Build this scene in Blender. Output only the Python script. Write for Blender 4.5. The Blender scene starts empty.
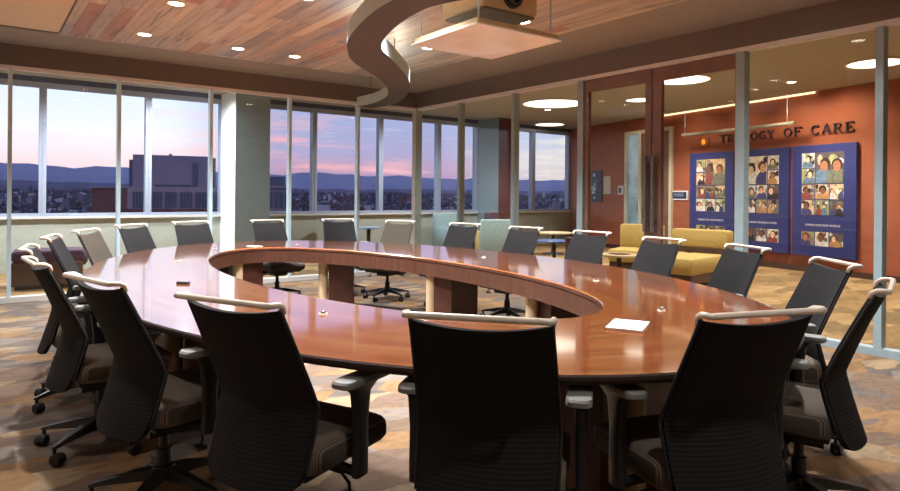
import bpy, math, random
from mathutils import Vector, Matrix
random.seed(11)
PI = math.pi
C = bpy.context.scene.collection

# ------------------------------------------------------------------ materials
def lin(c):
    return tuple((v/12.92 if v <= .04045 else ((v+.055)/1.055)**2.4) for v in [x/255 for x in c])

def newmat(name):
    m = bpy.data.materials.new(name); m.use_nodes = True
    nt = m.node_tree; b = nt.nodes['Principled BSDF']
    return m, nt, b

def N(nt, typ, **kw):
    n = nt.nodes.new(typ)
    for k, v in kw.items():
        if k in n.inputs.keys(): n.inputs[k].default_value = v
        else: setattr(n, k, v)
    return n

def ramp(nt, stops, interp='LINEAR'):
    r = nt.nodes.new('ShaderNodeValToRGB'); e = r.color_ramp
    e.interpolation = interp
    while len(e.elements) < len(stops): e.elements.new(.5)
    for el, (p, c) in zip(e.elements, stops):
        el.position = p; el.color = (*c[:3], 1)
    return r

def mat(name, rgb, rough=.5, metal=0, var=.08, scale=14, spec=.5, coat=0, emit=0, bump=0):
    """plain surface with a faint procedural variation"""
    m, nt, b = newmat(name); c = lin(rgb)
    tc = N(nt, 'ShaderNodeTexCoord'); no = N(nt, 'ShaderNodeTexNoise', Scale=scale, Detail=3.0)
    nt.links.new(tc.outputs['Object'], no.inputs['Vector'])
    r = ramp(nt, [(.3, [v*(1-var) for v in c]), (.7, [min(1, v*(1+var)) for v in c])])
    nt.links.new(no.outputs['Fac'], r.inputs['Fac']); nt.links.new(r.outputs['Color'], b.inputs['Base Color'])
    b.inputs['Roughness'].default_value = rough; b.inputs['Metallic'].default_value = metal
    b.inputs['Specular IOR Level'].default_value = spec; b.inputs['Coat Weight'].default_value = coat
    if emit:
        nt.links.new(r.outputs['Color'], b.inputs['Emission Color']); b.inputs['Emission Strength'].default_value = emit
    if bump:
        bp = N(nt, 'ShaderNodeBump', Strength=bump, Distance=.01)
        nt.links.new(no.outputs['Fac'], bp.inputs['Height']); nt.links.new(bp.outputs['Normal'], b.inputs['Normal'])
    return m

def glow(name, rgb, s):
    m, nt, b = newmat(name)
    b.inputs['Base Color'].default_value = (*lin(rgb), 1); b.inputs['Emission Color'].default_value = (*lin(rgb), 1)
    b.inputs['Emission Strength'].default_value = s
    return m

def glass_mat(name, tint=(1, 1, 1), f0=.02):
    m = bpy.data.materials.new(name); m.use_nodes = True; nt = m.node_tree; nt.nodes.clear()
    out = N(nt, 'ShaderNodeOutputMaterial'); mix = N(nt, 'ShaderNodeMixShader')
    tr = N(nt, 'ShaderNodeBsdfTransparent'); tr.inputs['Color'].default_value = (*tint, 1)
    gl = N(nt, 'ShaderNodeBsdfGlossy'); gl.inputs['Roughness'].default_value = .01
    lw = N(nt, 'ShaderNodeLayerWeight'); lw.inputs['Blend'].default_value = .5
    p = N(nt, 'ShaderNodeMath', operation='POWER'); p.inputs[1].default_value = 5
    q = N(nt, 'ShaderNodeMath', operation='MULTIPLY_ADD'); q.inputs[1].default_value = 1-f0; q.inputs[2].default_value = f0
    L = nt.links.new
    L(lw.outputs['Facing'], p.inputs[0]); L(p.outputs[0], q.inputs[0]); L(q.outputs[0], mix.inputs['Fac'])
    L(tr.outputs[0], mix.inputs[1]); L(gl.outputs[0], mix.inputs[2]); L(mix.outputs[0], out.inputs['Surface'])
    return m

def table_wood(name, a, b_, c_, rough=.22, coat=1.0, vscale=1.0, sheen=0):
    """cherry veneer, grain along U of the UV map"""
    m, nt, b = newmat(name); L = nt.links.new
    uv = N(nt, 'ShaderNodeUVMap')
    mp = N(nt, 'ShaderNodeMapping'); mp.inputs['Scale'].default_value = (.5*vscale, 11*vscale, 1)
    no = N(nt, 'ShaderNodeTexNoise', Scale=1.6, Detail=6.0, Roughness=.6, Distortion=.6)
    mp2 = N(nt, 'ShaderNodeMapping'); mp2.inputs['Scale'].default_value = (2.2*vscale, 90*vscale, 1)
    no2 = N(nt, 'ShaderNodeTexNoise', Scale=1.0, Detail=3.0)
    L(uv.outputs[0], mp.inputs[0]); L(mp.outputs[0], no.inputs['Vector']); L(uv.outputs[0], mp2.inputs[0]); L(mp2.outputs[0], no2.inputs['Vector'])
    r = ramp(nt, [(.25, lin(a)), (.5, lin(b_)), (.78, lin(c_))]); L(no.outputs['Fac'], r.inputs['Fac'])
    r2 = ramp(nt, [(.3, (.72, .72, .72)), (.65, (1, 1, 1))]); L(no2.outputs['Fac'], r2.inputs['Fac'])
    mx = N(nt, 'ShaderNodeMix', data_type='RGBA', blend_type='MULTIPLY'); mx.inputs['Factor'].default_value = .9
    L(r.outputs['Color'], mx.inputs['A']); L(r2.outputs['Color'], mx.inputs['B']); L(mx.outputs['Result'], b.inputs['Base Color'])
    b.inputs['Roughness'].default_value = rough; b.inputs['Coat Weight'].default_value = coat; b.inputs['Coat Roughness'].default_value = .05; b.inputs['Coat IOR'].default_value = 1.6
    if sheen:
        out = nt.nodes['Material Output']; mix = N(nt, 'ShaderNodeMixShader'); gl = N(nt, 'ShaderNodeBsdfGlossy'); gl.inputs['Roughness'].default_value = .09
        lw = N(nt, 'ShaderNodeLayerWeight'); lw.inputs['Blend'].default_value = .5
        p = N(nt, 'ShaderNodeMath', operation='POWER'); p.inputs[1].default_value = 1.85
        q = N(nt, 'ShaderNodeMath', operation='MULTIPLY_ADD'); q.inputs[1].default_value = sheen; q.inputs[2].default_value = .04
        L(lw.outputs['Facing'], p.inputs[0]); L(p.outputs[0], q.inputs[0]); L(q.outputs[0], mix.inputs['Fac'])
        L(b.outputs[0], mix.inputs[1]); L(gl.outputs[0], mix.inputs[2]); L(mix.outputs[0], out.inputs['Surface'])
    return m

def carpet(name, cols, scale=1.0, dark=1.0):
    m, nt, b = newmat(name); L = nt.links.new
    tc = N(nt, 'ShaderNodeTexCoord')
    mp = N(nt, 'ShaderNodeMapping'); mp.inputs['Rotation'].default_value = (0, 0, .62); mp.inputs['Scale'].default_value = (2.3*scale, 4.2*scale, 1)
    dn = N(nt, 'ShaderNodeTexNoise', Scale=2.2, Detail=3.0)
    ad = N(nt, 'ShaderNodeMix', data_type='RGBA', blend_type='LINEAR_LIGHT'); ad.inputs['Factor'].default_value = .10
    L(tc.outputs['Object'], mp.inputs[0]); L(tc.outputs['Object'], dn.inputs['Vector'])
    L(mp.outputs[0], ad.inputs['A']); L(dn.outputs['Color'], ad.inputs['B'])
    vo = N(nt, 'ShaderNodeTexVoronoi', distance='CHEBYCHEV', Scale=1.0); L(ad.outputs['Result'], vo.inputs['Vector'])
    sp = N(nt, 'ShaderNodeSeparateColor'); L(vo.outputs['Color'], sp.inputs[0])
    r = ramp(nt, [(i/len(cols), lin(c)) for i, c in enumerate(cols)], 'CONSTANT'); L(sp.outputs[0], r.inputs['Fac'])
    mp3 = N(nt, 'ShaderNodeMapping'); mp3.inputs['Rotation'].default_value = (0, 0, .4); mp3.inputs['Scale'].default_value = (5, 11, 1)
    no = N(nt, 'ShaderNodeTexNoise', Scale=1.0, Detail=6.0, Roughness=.7, Distortion=1.2)
    L(tc.outputs['Object'], mp3.inputs[0]); L(mp3.outputs[0], no.inputs['Vector'])
    r2 = ramp(nt, [(.28, (.5*dark, .5*dark, .52*dark)), (.5, (dark, dark, dark)), (.75, (1.35*dark, 1.25*dark, 1.1*dark))]); L(no.outputs['Fac'], r2.inputs['Fac'])
    mx = N(nt, 'ShaderNodeMix', data_type='RGBA', blend_type='MULTIPLY'); mx.inputs['Factor'].default_value = .85
    L(r.outputs['Color'], mx.inputs['A']); L(r2.outputs['Color'], mx.inputs['B']); L(mx.outputs['Result'], b.inputs['Base Color'])
    b.inputs['Roughness'].default_value = .9; b.inputs['Specular IOR Level'].default_value = .2
    pf = N(nt, 'ShaderNodeTexNoise', Scale=260.0); L(tc.outputs['Object'], pf.inputs['Vector'])
    bp = N(nt, 'ShaderNodeBump', Strength=.35, Distance=.004); L(pf.outputs['Fac'], bp.inputs['Height']); L(bp.outputs['Normal'], b.inputs['Normal'])
    return m

def plank_ceiling(name):
    m, nt, b = newmat(name); L = nt.links.new
    tc = N(nt, 'ShaderNodeTexCoord')
    mp = N(nt, 'ShaderNodeMapping'); mp.inputs['Rotation'].default_value = (0, 0, PI/2); L(tc.outputs['Object'], mp.inputs[0])
    br = N(nt, 'ShaderNodeTexBrick', offset=.37, offset_frequency=2, squash=1.0)
    for k, v in {'Scale': 1.0, 'Mortar Size': .002, 'Brick Width': 1.5, 'Row Height': .135, 'Bias': 0.0}.items(): br.inputs[k].default_value = v
    br.inputs['Color1'].default_value = (0, 0, 0, 1); br.inputs['Color2'].default_value = (1, 1, 1, 1); br.inputs['Mortar'].default_value = (.5, .5, .5, 1)
    L(mp.outputs[0], br.inputs['Vector'])
    r = ramp(nt, [(0, lin((212, 194, 174))), (.2, lin((228, 212, 190))), (.36, lin((180, 172, 170))), (.5, lin((220, 202, 178))), (.66, lin((162, 158, 162))), (.74, lin((228, 214, 190))), (.9, lin((188, 140, 124))), (1, lin((232, 218, 194)))])
    L(br.outputs['Color'], r.inputs['Fac'])
    mg = N(nt, 'ShaderNodeMapping'); mg.inputs['Scale'].default_value = (14, 1.0, 1); L(tc.outputs['Object'], mg.inputs[0])
    no = N(nt, 'ShaderNodeTexNoise', Scale=1.3, Detail=6.0, Roughness=.65, Distortion=.9); L(mg.outputs[0], no.inputs['Vector'])
    g = ramp(nt, [(.32, (.24, .28, .36)), (.43, (.56, .66, .80)), (.7, (.78, .89, 1.02))]); L(no.outputs['Fac'], g.inputs['Fac'])
    mx = N(nt, 'ShaderNodeMix', data_type='RGBA', blend_type='MULTIPLY'); mx.inputs['Factor'].default_value = 1
    L(r.outputs['Color'], mx.inputs['A']); L(g.outputs['Color'], mx.inputs['B'])
    dk = N(nt, 'ShaderNodeMix', data_type='RGBA'); L(br.outputs['Fac'], dk.inputs['Factor']); L(mx.outputs['Result'], dk.inputs['A']); dk.inputs['B'].default_value = (.05, .035, .025, 1)
    L(dk.outputs['Result'], b.inputs['Base Color'])
    b.inputs['Roughness'].default_value = .45
    return m

def ribbed(name, rgb, axis, freq, depth=.5, rough=.8, tint=None):
    """fabric with fine ribs along one object axis"""
    m, nt, b = newmat(name); L = nt.links.new; c = lin(rgb)
    tc = N(nt, 'ShaderNodeTexCoord')
    w = N(nt, 'ShaderNodeTexWave', wave_type='BANDS', bands_direction=axis, Scale=freq, Distortion=.6, Detail=2.0); w.inputs['Detail Scale'].default_value = 3
    L(tc.outputs['Object'], w.inputs['Vector'])
    hi = tint and lin(tint) or [min(1, v*1.25) for v in c]
    r = ramp(nt, [(.15, [v*(1-depth) for v in c]), (.75, hi)]); L(w.outputs['Fac'], r.inputs['Fac']); L(r.outputs['Color'], b.inputs['Base Color'])
    b.inputs['Roughness'].default_value = rough; b.inputs['Specular IOR Level'].default_value = .15
    bp = N(nt, 'ShaderNodeBump', Strength=.3, Distance=.002); L(w.outputs['Fac'], bp.inputs['Height']); L(bp.outputs['Normal'], b.inputs['Normal'])
    return m

def city_mat(name):
    m, nt, b = newmat(name); L = nt.links.new
    at = N(nt, 'ShaderNodeAttribute', attribute_name='tone'); L(at.outputs['Color'], b.inputs['Base Color'])
    b.inputs['Roughness'].default_value = .9
    L(at.outputs['Color'], b.inputs['Emission Color']); b.inputs['Emission Strength'].default_value = .0
    return m

M = dict(
    carpet=carpet('carpet_slate', [(110, 90, 74), (134, 103, 72), (98, 88, 82), (146, 124, 98), (114, 93, 78), (122, 110, 100), (138, 107, 76), (102, 91, 83)], 1.25, .85),
    lounge_floor=carpet('lounge_carpet', [(132, 106, 70), (146, 118, 80), (118, 96, 66), (156, 130, 92)], .8),
    bulkhead=mat('bulkhead_paint', (106, 102, 99), .8, var=.04),
    ceiling=mat('ceiling_paint', (138, 138, 138), .85, var=.03),
    cream=mat('cream_paint', (206, 200, 184), .8, var=.03),
    tan=mat('tan_rail', (224, 228, 234), .45, var=.04),
    steel=mat('satin_steel', (196, 222, 236), .4, .1, var=.05),
    dim_steel=mat('grey_post', (154, 174, 182), .5, .1, var=.05),
    white_rail=mat('white_rail', (206, 204, 200), .5, var=.04),
    glass=glass_mat('partition_glass'),
    wglass=glass_mat('window_glass', (.96, .98, .99), .015),
    sill_wall=mat('olive_wall', (170, 176, 166), .85, var=.05),
    headwall=mat('head_band', (74, 84, 108), .8),
    col_lit=mat('column_lit_side', (242, 247, 250), .7),  # brightness of the column's lit left face put into the colour
    column=mat('column_paint', (136, 156, 162), .8, var=.04),
    maroon=mat('maroon_paint', (84, 44, 44), .7, var=.06),
    winframe=mat('window_frame', (158, 168, 188), .45, .1, var=.05),
    barpaint=mat('bar_paint', (150, 144, 134), .6),
    redwall=mat('terracotta_wall', (154, 84, 56), .75, var=.08, scale=3),
    lounge_ceil=mat('lounge_ceiling', (172, 167, 152), .85, var=.04),
    planks=plank_ceiling('pine_planks'),
    doorwood=mat('door_wood', (116, 86, 72), .4, var=.15, scale=5),
    bronze=mat('dark_bronze', (104, 96, 92), .4, .3),
    cherry=table_wood('cherry_veneer', (134, 62, 30), (220, 118, 56), (246, 172, 100), sheen=.86),
    apron=table_wood('apron_veneer', (66, 40, 32), (96, 60, 46), (120, 78, 58), .4, .05, 1.6),
    edge=mat('dark_edge', (58, 36, 28), .8, var=.1),
    panelwood=mat('panel_wood', (74, 40, 32), .35, var=.2, scale=6),
    maple=mat('cream_column', (206, 182, 146), .5, var=.05),
    back=ribbed('charcoal_knit', (37, 36, 37), 'Z', 22, .14, .85, (42, 41, 42)),
    taupe=ribbed('lit_knit', (72, 66, 58), 'Z', 22, .14, .85, (84, 77, 68)),  # paler copy of the charcoal knit, light on the mesh put into colour
    seat=ribbed('striped_seat', (96, 86, 77), 'X', 55, .28, .88, (124, 113, 102)),
    alu=mat('brushed_aluminium', (240, 232, 216), .35, .15, var=.05),
    black=mat('black_plastic', (34, 33, 34), .42, var=.1),
    rubber=mat('black_rubber', (22, 22, 24), .6, var=.1),
    pad=mat('grey_arm_pad', (126, 126, 122), .5, var=.08),
    chrome=mat('chrome', (190, 190, 195), .15, 1),
    paper=mat('white_paper', (236, 230, 220), .7, var=.02),
    ribbon=mat('ribbon_brown', (54, 53, 55), .7, var=.04),
    ribbon_side=mat('ribbon_side', (160, 182, 184), .6, var=.04),
    lamp=glow('lamp_lens', (255, 240, 214), 14),
    disc=glow('round_lamp', (255, 246, 228), 1.7),
    uplight=glow('uplight', (255, 238, 214), 11),
    cove=glow('cove_lamp', (255, 226, 176), 1.5),
    projector=mat('projector_case', (208, 188, 150), .5, var=.04),
    projdark=mat('projector_under', (128, 118, 100), .6),
    lens=mat('lens_black', (14, 14, 20), .08, var=.1, coat=1),
    glint_blue=glow('lens_glint', (150, 190, 255), 1.6),
    tray=mat('tray_veneer_glow', (214, 206, 196), .3, var=.08, scale=4, coat=.5, emit=.1),  # faint emission added so the tray underside looks brighter lit
    yellow=mat('mustard_fabric', (186, 160, 96), .9, var=.14, scale=40, bump=.3),
    darkwood=mat('dark_wood', (72, 48, 36), .5, var=.15, scale=8),
    teal=mat('pale_teal_fabric', (140, 166, 172), .9, var=.12, scale=30),
    purple=mat('plum_fabric', (74, 52, 70), .9, var=.12, scale=30),
    bluetop=mat('blue_table_top', (66, 84, 150), .25, var=.05, coat=.4),
    paleblue=mat('pale_blue_top', (150, 178, 206), .4, var=.05),
    panelblue=mat('panel_blue', (42, 50, 112), .5, var=.05, scale=3),
    letter=mat('letter_dark', (58, 52, 62), .4, .3),
    white=mat('white_print', (226, 226, 232), .6),
    star=glow('star_orange', (255, 170, 50), .45),
    navy=mat('navy_plate', (32, 40, 74), .4),
    brick=mat('tower_facade', (128, 112, 134), .9, var=.06, scale=.2),
    brick2=mat('tower_base', (140, 120, 134), .9, var=.06, scale=.3),
    towerglass=mat('tower_glass', (54, 60, 96), .3, var=.2, scale=.4),
    redbrick=mat('red_brick_far', (104, 62, 66), .9, var=.1, scale=.3),
    city=city_mat('city_tone'),
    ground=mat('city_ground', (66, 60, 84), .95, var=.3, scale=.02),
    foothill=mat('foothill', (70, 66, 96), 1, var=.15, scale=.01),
    mountain=mat('mountain', (116, 114, 146), 1, var=.08, scale=.002),  # lavender base colour carries the distance haze
    plaster=mat('side_wall_paint', (206, 198, 186), .85, var=.04),
    doorframe=mat('pale_door_frame', (206, 200, 178), .5),
)

# ------------------------------------------------------------------ mesh builder
class MB:
    def __init__(s): s.v = []; s.f = []; s.m = []; s.uv = None
    def add(s, vs, fs, mi=0):
        o = len(s.v); s.v += [tuple(v) for v in vs]
        for f in fs: s.f.append(tuple(i+o for i in f)); s.m.append(mi)
        return s
    def box(s, x0, x1, y0, y1, z0, z1, mi=0, M4=None):
        vs = [Vector((x, y, z)) for z in (z0, z1) for y in (y0, y1) for x in (x0, x1)]
        if M4: vs = [M4 @ v for v in vs]
        return s.add(vs, [(0, 2, 3, 1), (4, 5, 7, 6), (0, 1, 5, 4), (2, 6, 7, 3), (0, 4, 6, 2), (1, 3, 7, 5)], mi)
    def cyl(s, p0, p1, r0, r1=None, n=16, mi=0):
        r1 = r0 if r1 is None else r1
        p0, p1 = Vector(p0), Vector(p1); d = (p1-p0).normalized()
        a = d.orthogonal().normalized(); b = d.cross(a)
        vs = []
        for p, r in ((p0, r0), (p1, r1)):
            vs += [p + a*math.cos(t)*r + b*math.sin(t)*r for t in [2*PI*i/n for i in range(n)]]
        fs = [(i, (i+1) % n, n+(i+1) % n, n+i) for i in range(n)] + [tuple(range(n-1, -1, -1)), tuple(range(n, 2*n))]
        return s.add(vs, fs, mi)
    def tube(s, pts, r, n=8, mi=0, flat=1.0):
        pts = [Vector(p) for p in pts]; vs = []; prev = None
        for i, p in enumerate(pts):
            d = (pts[min(i+1, len(pts)-1)]-pts[max(i-1, 0)]).normalized()
            if prev is None: a = d.orthogonal().normalized()
            else: a = (prev - d*prev.dot(d)).normalized()
            prev = a; b = d.cross(a)
            rr = r[i] if isinstance(r, (list, tuple)) else r
            vs += [p + a*math.cos(t)*rr + b*math.sin(t)*rr*flat for t in [2*PI*k/n for k in range(n)]]
        fs = []
        for i in range(len(pts)-1):
            fs += [(i*n+k, i*n+(k+1) % n, (i+1)*n+(k+1) % n, (i+1)*n+k) for k in range(n)]
        fs += [tuple(range(n-1, -1, -1)), tuple((len(pts)-1)*n+k for k in range(n))]
        return s.add(vs, fs, mi)
    def prism(s, poly, z0, z1, mi=0, side=None):
        n = len(poly)
        vs = [(x, y, z0) for x, y in poly] + [(x, y, z1) for x, y in poly]
        s.add(vs, [tuple(range(n-1, -1, -1)), tuple(range(n, 2*n))], mi)
        return s.add(vs, [(i, (i+1) % n, n+(i+1) % n, n+i) for i in range(n)], mi if side is None else side)
    def loft(s, rings, mi=0, cap=True):
        n = len(rings[0]); vs = [p for r in rings for p in r]
        fs = [(j*n+i, j*n+(i+1) % n, (j+1)*n+(i+1) % n, (j+1)*n+i) for j in range(len(rings)-1) for i in range(n)]
        if cap: fs += [tuple(range(n-1, -1, -1)), tuple((len(rings)-1)*n+i for i in range(n))]
        return s.add(vs, fs, mi)
    def build(s, name, mats, parent=None, smooth=False, bevel=0, loc=None):
        me = bpy.data.meshes.new(name); me.from_pydata(s.v, [], s.f); me.update()
        for m in (mats if isinstance(mats, (list, tuple)) else [mats]): me.materials.append(m)
        for p, mi in zip(me.polygons, s.m): p.material_index = mi
        if s.uv:
            l = me.uv_layers.new(name='UVMap')
            for lp in me.loops: l.data[lp.index].uv = s.uv[lp.vertex_index]
        if smooth:
            me.polygons.foreach_set('use_smooth', [True]*len(me.polygons))
            if smooth != 'all': me.set_sharp_from_angle(angle=math.radians(38))
        o = bpy.data.objects.new(name, me); C.objects.link(o)
        if parent: o.parent = parent
        if loc: o.location = loc
        if bevel:
            b = o.modifiers.new('bevel', 'BEVEL'); b.width = bevel; b.segments = 2; b.limit_method = 'ANGLE'
        return o

def tag(o, label, cat, group=None, kind=None):
    o['label'] = label; o['category'] = cat
    if group: o['group'] = group
    if kind: o['kind'] = kind
    return o
def thing(name, label, cat, loc=(0, 0, 0), rz=0, group=None):
    o = bpy.data.objects.new(name, None); C.objects.link(o); o.empty_display_size = .1
    o.location = loc; o.rotation_euler = (0, 0, rz)
    return tag(o, label, cat, group)
def struct(o):
    o['kind'] = 'structure'; return o
def copy_tree(o, parent=None):
    c = o.copy(); C.objects.link(c)
    if parent: c.parent = parent
    for ch in o.children: copy_tree(ch, c)
    return c
def rrect(hx, hy, r, n=6, cx=0, cy=0):
    p = []
    for sx, sy, a0 in ((1, 1, 0), (-1, 1, PI/2), (-1, -1, PI), (1, -1, 1.5*PI)):
        for i in range(n+1):
            a = a0 + PI/2*i/n; p.append((cx+sx*(hx-r)+r*math.cos(a), cy+sy*(hy-r)+r*math.sin(a)))
    return p
def light(name, typ, loc, energy, color, parent=None, rot=(0, 0, 0), **kw):
    d = bpy.data.lights.new(name, typ); d.energy = energy; d.color = color
    for k, v in kw.items(): setattr(d, k, v)
    o = bpy.data.objects.new(name, d); C.objects.link(o); o.location = loc; o.rotation_euler = rot
    if parent: o.parent = parent
    return o

# ------------------------------------------------------------------ room numbers
BX, BY = 6.063, 9.108        # glass corner of the conference room
HZ, CZ, LZ = 2.74, 3.03, 3.19
X0, Y0 = -1.4, -1.0
OY, OX = 12.4, 13.38         # outer window wall, far corner
P0 = Vector((11.67, 4.42, 0)); E1 = Vector((.2149, .9766, 0)); WN = Vector((-.9766, .2149, 0))   # terracotta wall
WM = Matrix.Translation(P0) @ Matrix(((-E1.x, 0, WN.x, 0), (-E1.y, 0, WN.y, 0), (0, 1, 0, 0), (0, 0, 0, 1)))  # local x runs to the right on the wall, y up, z out of it

# ------------------------------------------------------------------ setting
def S(name, mb, m, parent=None, **k):
    o = mb.build(name, m, parent, **k)
    return o if parent else struct(o)

S('floor', MB().box(X0, BX, Y0, BY, -.1, 0), M['carpet'])
S('floor.001', MB().prism([(BX, Y0), (11.0, Y0), (13.6, OY), (13.6, 12.6), (X0, 12.6), (X0, BY), (BX, BY)], -.1, 0), M['lounge_floor'])
S('ceiling', MB().box(X0, BX+.06, Y0, BY+.06, CZ, CZ+.12), M['ceiling'])
S('ceiling.001', MB().box(.72, 4.95, Y0, 8.12, CZ-.014, CZ-.001), M['planks'])
S('ceiling.002', MB().box(X0+.4, .70, Y0, 8.02, CZ-.012, CZ-.001), M['cream'])
S('trim_1', MB().box(X0, .70, 8.03, 8.07, CZ-.02, CZ-.001), M['bulkhead'])
S('ceiling.003', MB().prism([(BX+.06, Y0), (13.8, Y0), (13.8, 12.6), (X0, 12.6), (X0, BY+.06), (BX+.06, BY+.06)], LZ, LZ+.1), M['lounge_ceil'])
S('wall_left', MB().box(X0-.1, X0, Y0, OY+.3, 0, LZ+.1), M['plaster'])
S('wall_rear', MB().box(X0-.1, 11.6, Y0-.1, Y0, 0, LZ+.1), M['plaster'])
# terracotta wall
wm = MB(); wm.box(-5.6, 9.0, -0.0, LZ+.1, -.12, 0, M4=WM @ Matrix.Rotation(0, 4, 'X'))
# (local x is negative along E1, so s in [-5.6, 9] -> x in [-s])
wm = MB().box(-8.2, 5.6, 0, LZ, -.12, 0, M4=WM)
S('wall_right', wm, M['redwall'])
S('baseboard_right', MB().box(-8.1, 5.5, 0, .1, .0, .015, M4=WM), M['darkwood'])
# outer wall under and above the windows
S('wall_back', MB().box(X0, OX+.1, OY, OY+.2, 0, .86), M['sill_wall'])
S('trim_6', MB().box(X0, OX+.1, OY-.01, OY+.2, 3.10, LZ+.1), M['headwall'])
S('trim_2', MB().box(X0, OX+.02, OY-.06, OY+.2, .86, .90), M['white_rail'])
for x in (3.76, 10.07):
    if x < 5: S('wall_column', MB().box(x, x+.64, 11.55, OY+.2, 0, LZ).box(x-.006, x+.002, 11.555, OY, 0, LZ-.01, 1), [M['column'], M['col_lit']])
    else: S('wall_column', MB().box(x, x+.64, 11.6, OY+.2, 0, LZ, 0).box(x+.004, x+.644, 11.594, 11.602, 0, LZ-.01, 1), [M['column'], M['maroon']])
# windows in the outer wall
wx = [-1.4, -.72, .88, 2.48, 3.80, 5.68, 7.28, 8.88, 10.10, 12.0, 13.40]
k = 1
for a, b in zip(wx[:-1], wx[1:]):
    a2, b2 = a, b
    if abs(a-3.80) < .01: a2 = 4.40
    if abs(a-10.10) < .01: a2 = 10.71
    f = MB()
    f.box(a2-.0, a2+.05, OY-.03, OY+.12, .90, 3.10).box(b2-.05, b2+.0, OY-.02, OY+.12, .90, 3.10)
    f.box(a2+.05, b2-.05, OY-.02, OY+.12, .90, .95).box(a2+.05, b2-.05, OY-.02, OY+.12, 3.02, 3.10)
    w = struct(f.build('window_%d' % k, M['winframe'])); k += 1
    MB().box(a2+.05, b2-.05, OY+.05, OY+.056, .95, 3.02).build('pane', M['wglass'], w)

# glass partition of the conference room, window side
g = struct(MB().box(X0, BX-.05, BY-.04, BY+.04, HZ, HZ+.045).build('wall_front', M['tan']))
MB().box(X0, BX-.05, BY-.06, BY+.06, 0, .065).build('base_rail', M['white_rail'], g)
lx = [BX-1.149*i for i in range(7)]
for i, x in enumerate(lx):
    if i: MB().box(x-.021, x+.021, BY-.045, BY+.045, .065, HZ).build('mullion', M['steel'], g)
lx2 = lx + [X0]
for a, b in zip(lx2[1:], lx2[:-1]):
    MB().box(a+.022, b-.022, BY-.005, BY+.005, .065, HZ).build('glass_pane', M['glass'], g)
S('trim_3', MB().box(X0, BX+.06, BY-.06, BY+.08, HZ+.046, LZ), M['bulkhead'])
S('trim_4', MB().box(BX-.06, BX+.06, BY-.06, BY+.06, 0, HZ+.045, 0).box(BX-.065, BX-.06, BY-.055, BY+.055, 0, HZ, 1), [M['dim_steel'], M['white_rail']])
# glass partition, lounge side
g = struct(MB().box(BX-.04, BX+.04, Y0, BY-.06, HZ, HZ+.045).build('wall_side', M['tan']))
ys = [BY-1.239*i for i in range(4)] + [3.33, 2.126, .92, -.3]
MB().box(BX-.05, BX+.05, 5.43, BY-.06, 0, .065).build('base_rail', M['dim_steel'], g)
MB().box(BX-.05, BX+.05, Y0, 3.29, 0, .065).build('base_rail', M['dim_steel'], g)
for y in ys[1:]:
    h = .045 if y in (ys[3], 3.33) else .03
    MB().box(BX-.05, BX+.05, y-h, y+h, .065 if y not in (ys[3], 3.33) else 0, HZ).build('mullion', M['dim_steel'], g)
for a, b in ((ys[1], ys[0]-.06), (ys[2], ys[1]), (ys[3], ys[2]), (2.126, 3.33), (.92, 2.126), (-.3, .92), (Y0, -.3)):
    MB().box(BX-.005, BX+.005, a+.03, b-.03, .065, HZ).build('glass_pane', M['glass'], g)
S('trim_5', MB().box(BX-.06, BX+.08, Y0, BY-.06, HZ+.046, LZ), M['bulkhead'])
# two door leaves
ym = 4.36
for n, (a, b, side) in enumerate(((ym+.006, 5.345, 1), (3.375, ym-.006, -1))):
    f = MB(); x0, x1 = BX-.025, BX+.025
    wa, wb = (.085, .065) if side > 0 else (.02, .115)
    f.box(x0, x1, a, a+wa, .01, HZ-.004).box(x0, x1, b-wb, b, .01, HZ-.004)
    f.box(x0, x1, a+wa, b-wb, HZ-.15, HZ-.004).box(x0, x1, a+wa, b-wb, .01, .22)
    d = struct(f.build('door_%d' % (n+1), M['doorwood']))
    MB().box(BX-.005, BX+.005, a+wa, b-wb, .22, HZ-.15).build('glass_pane', M['glass'], d)
    yh = ym + side*.05
    for xs in (BX-.075, BX+.075):
        h = MB().cyl((xs, yh, .92), (xs, yh, 1.76), .023, n=12).build('handle', M['bronze'], d, smooth=True)
        for z in (1.04, 1.66):
            MB().cyl((xs, yh, z), (BX, yh, z), .012, n=10).build('standoff', M['bronze'], h, smooth=True)

# doorway in the terracotta wall: sidelight and leaf
def wl(s0, s1, z0, z1, d0, d1, mb=None, mi=0):
    return (mb or MB()).box(-max(s0, s1), -min(s0, s1), z0, z1, d0, d1, mi, WM)
f = MB()
for s in (5.78, 5.27, 4.26): wl(s, s-.09, 0, 2.82, 0, .06, f)
wl(5.78, 4.17, 2.82, 2.90, 0, .06, f)
d3 = struct(f.build('door_3', M['doorframe']))
wl(5.69, 5.27, .0, 2.82, .004, .012).build('sidelight', mat('office_glass_glow', (112, 140, 150), .08, var=.5, scale=2.2, coat=.6, emit=.35), d3)  # pane glows by itself in place of a lit office behind it
leaf = wl(5.18, 4.26, 0.01, 2.82, .004, .03).build('leaf', M['doorwood'], d3)
kb = MB(); kb.cyl(WM @ Vector((-5.08, 1.10, .03)), WM @ Vector((-5.08, 1.10, .09)), .02, .035)
kb.build('knob', M['chrome'], leaf, smooth=True)
wl(5.62, 5.34, 1.32, 1.37, .012, .02).build('push_bar', M['steel'], d3)

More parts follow.
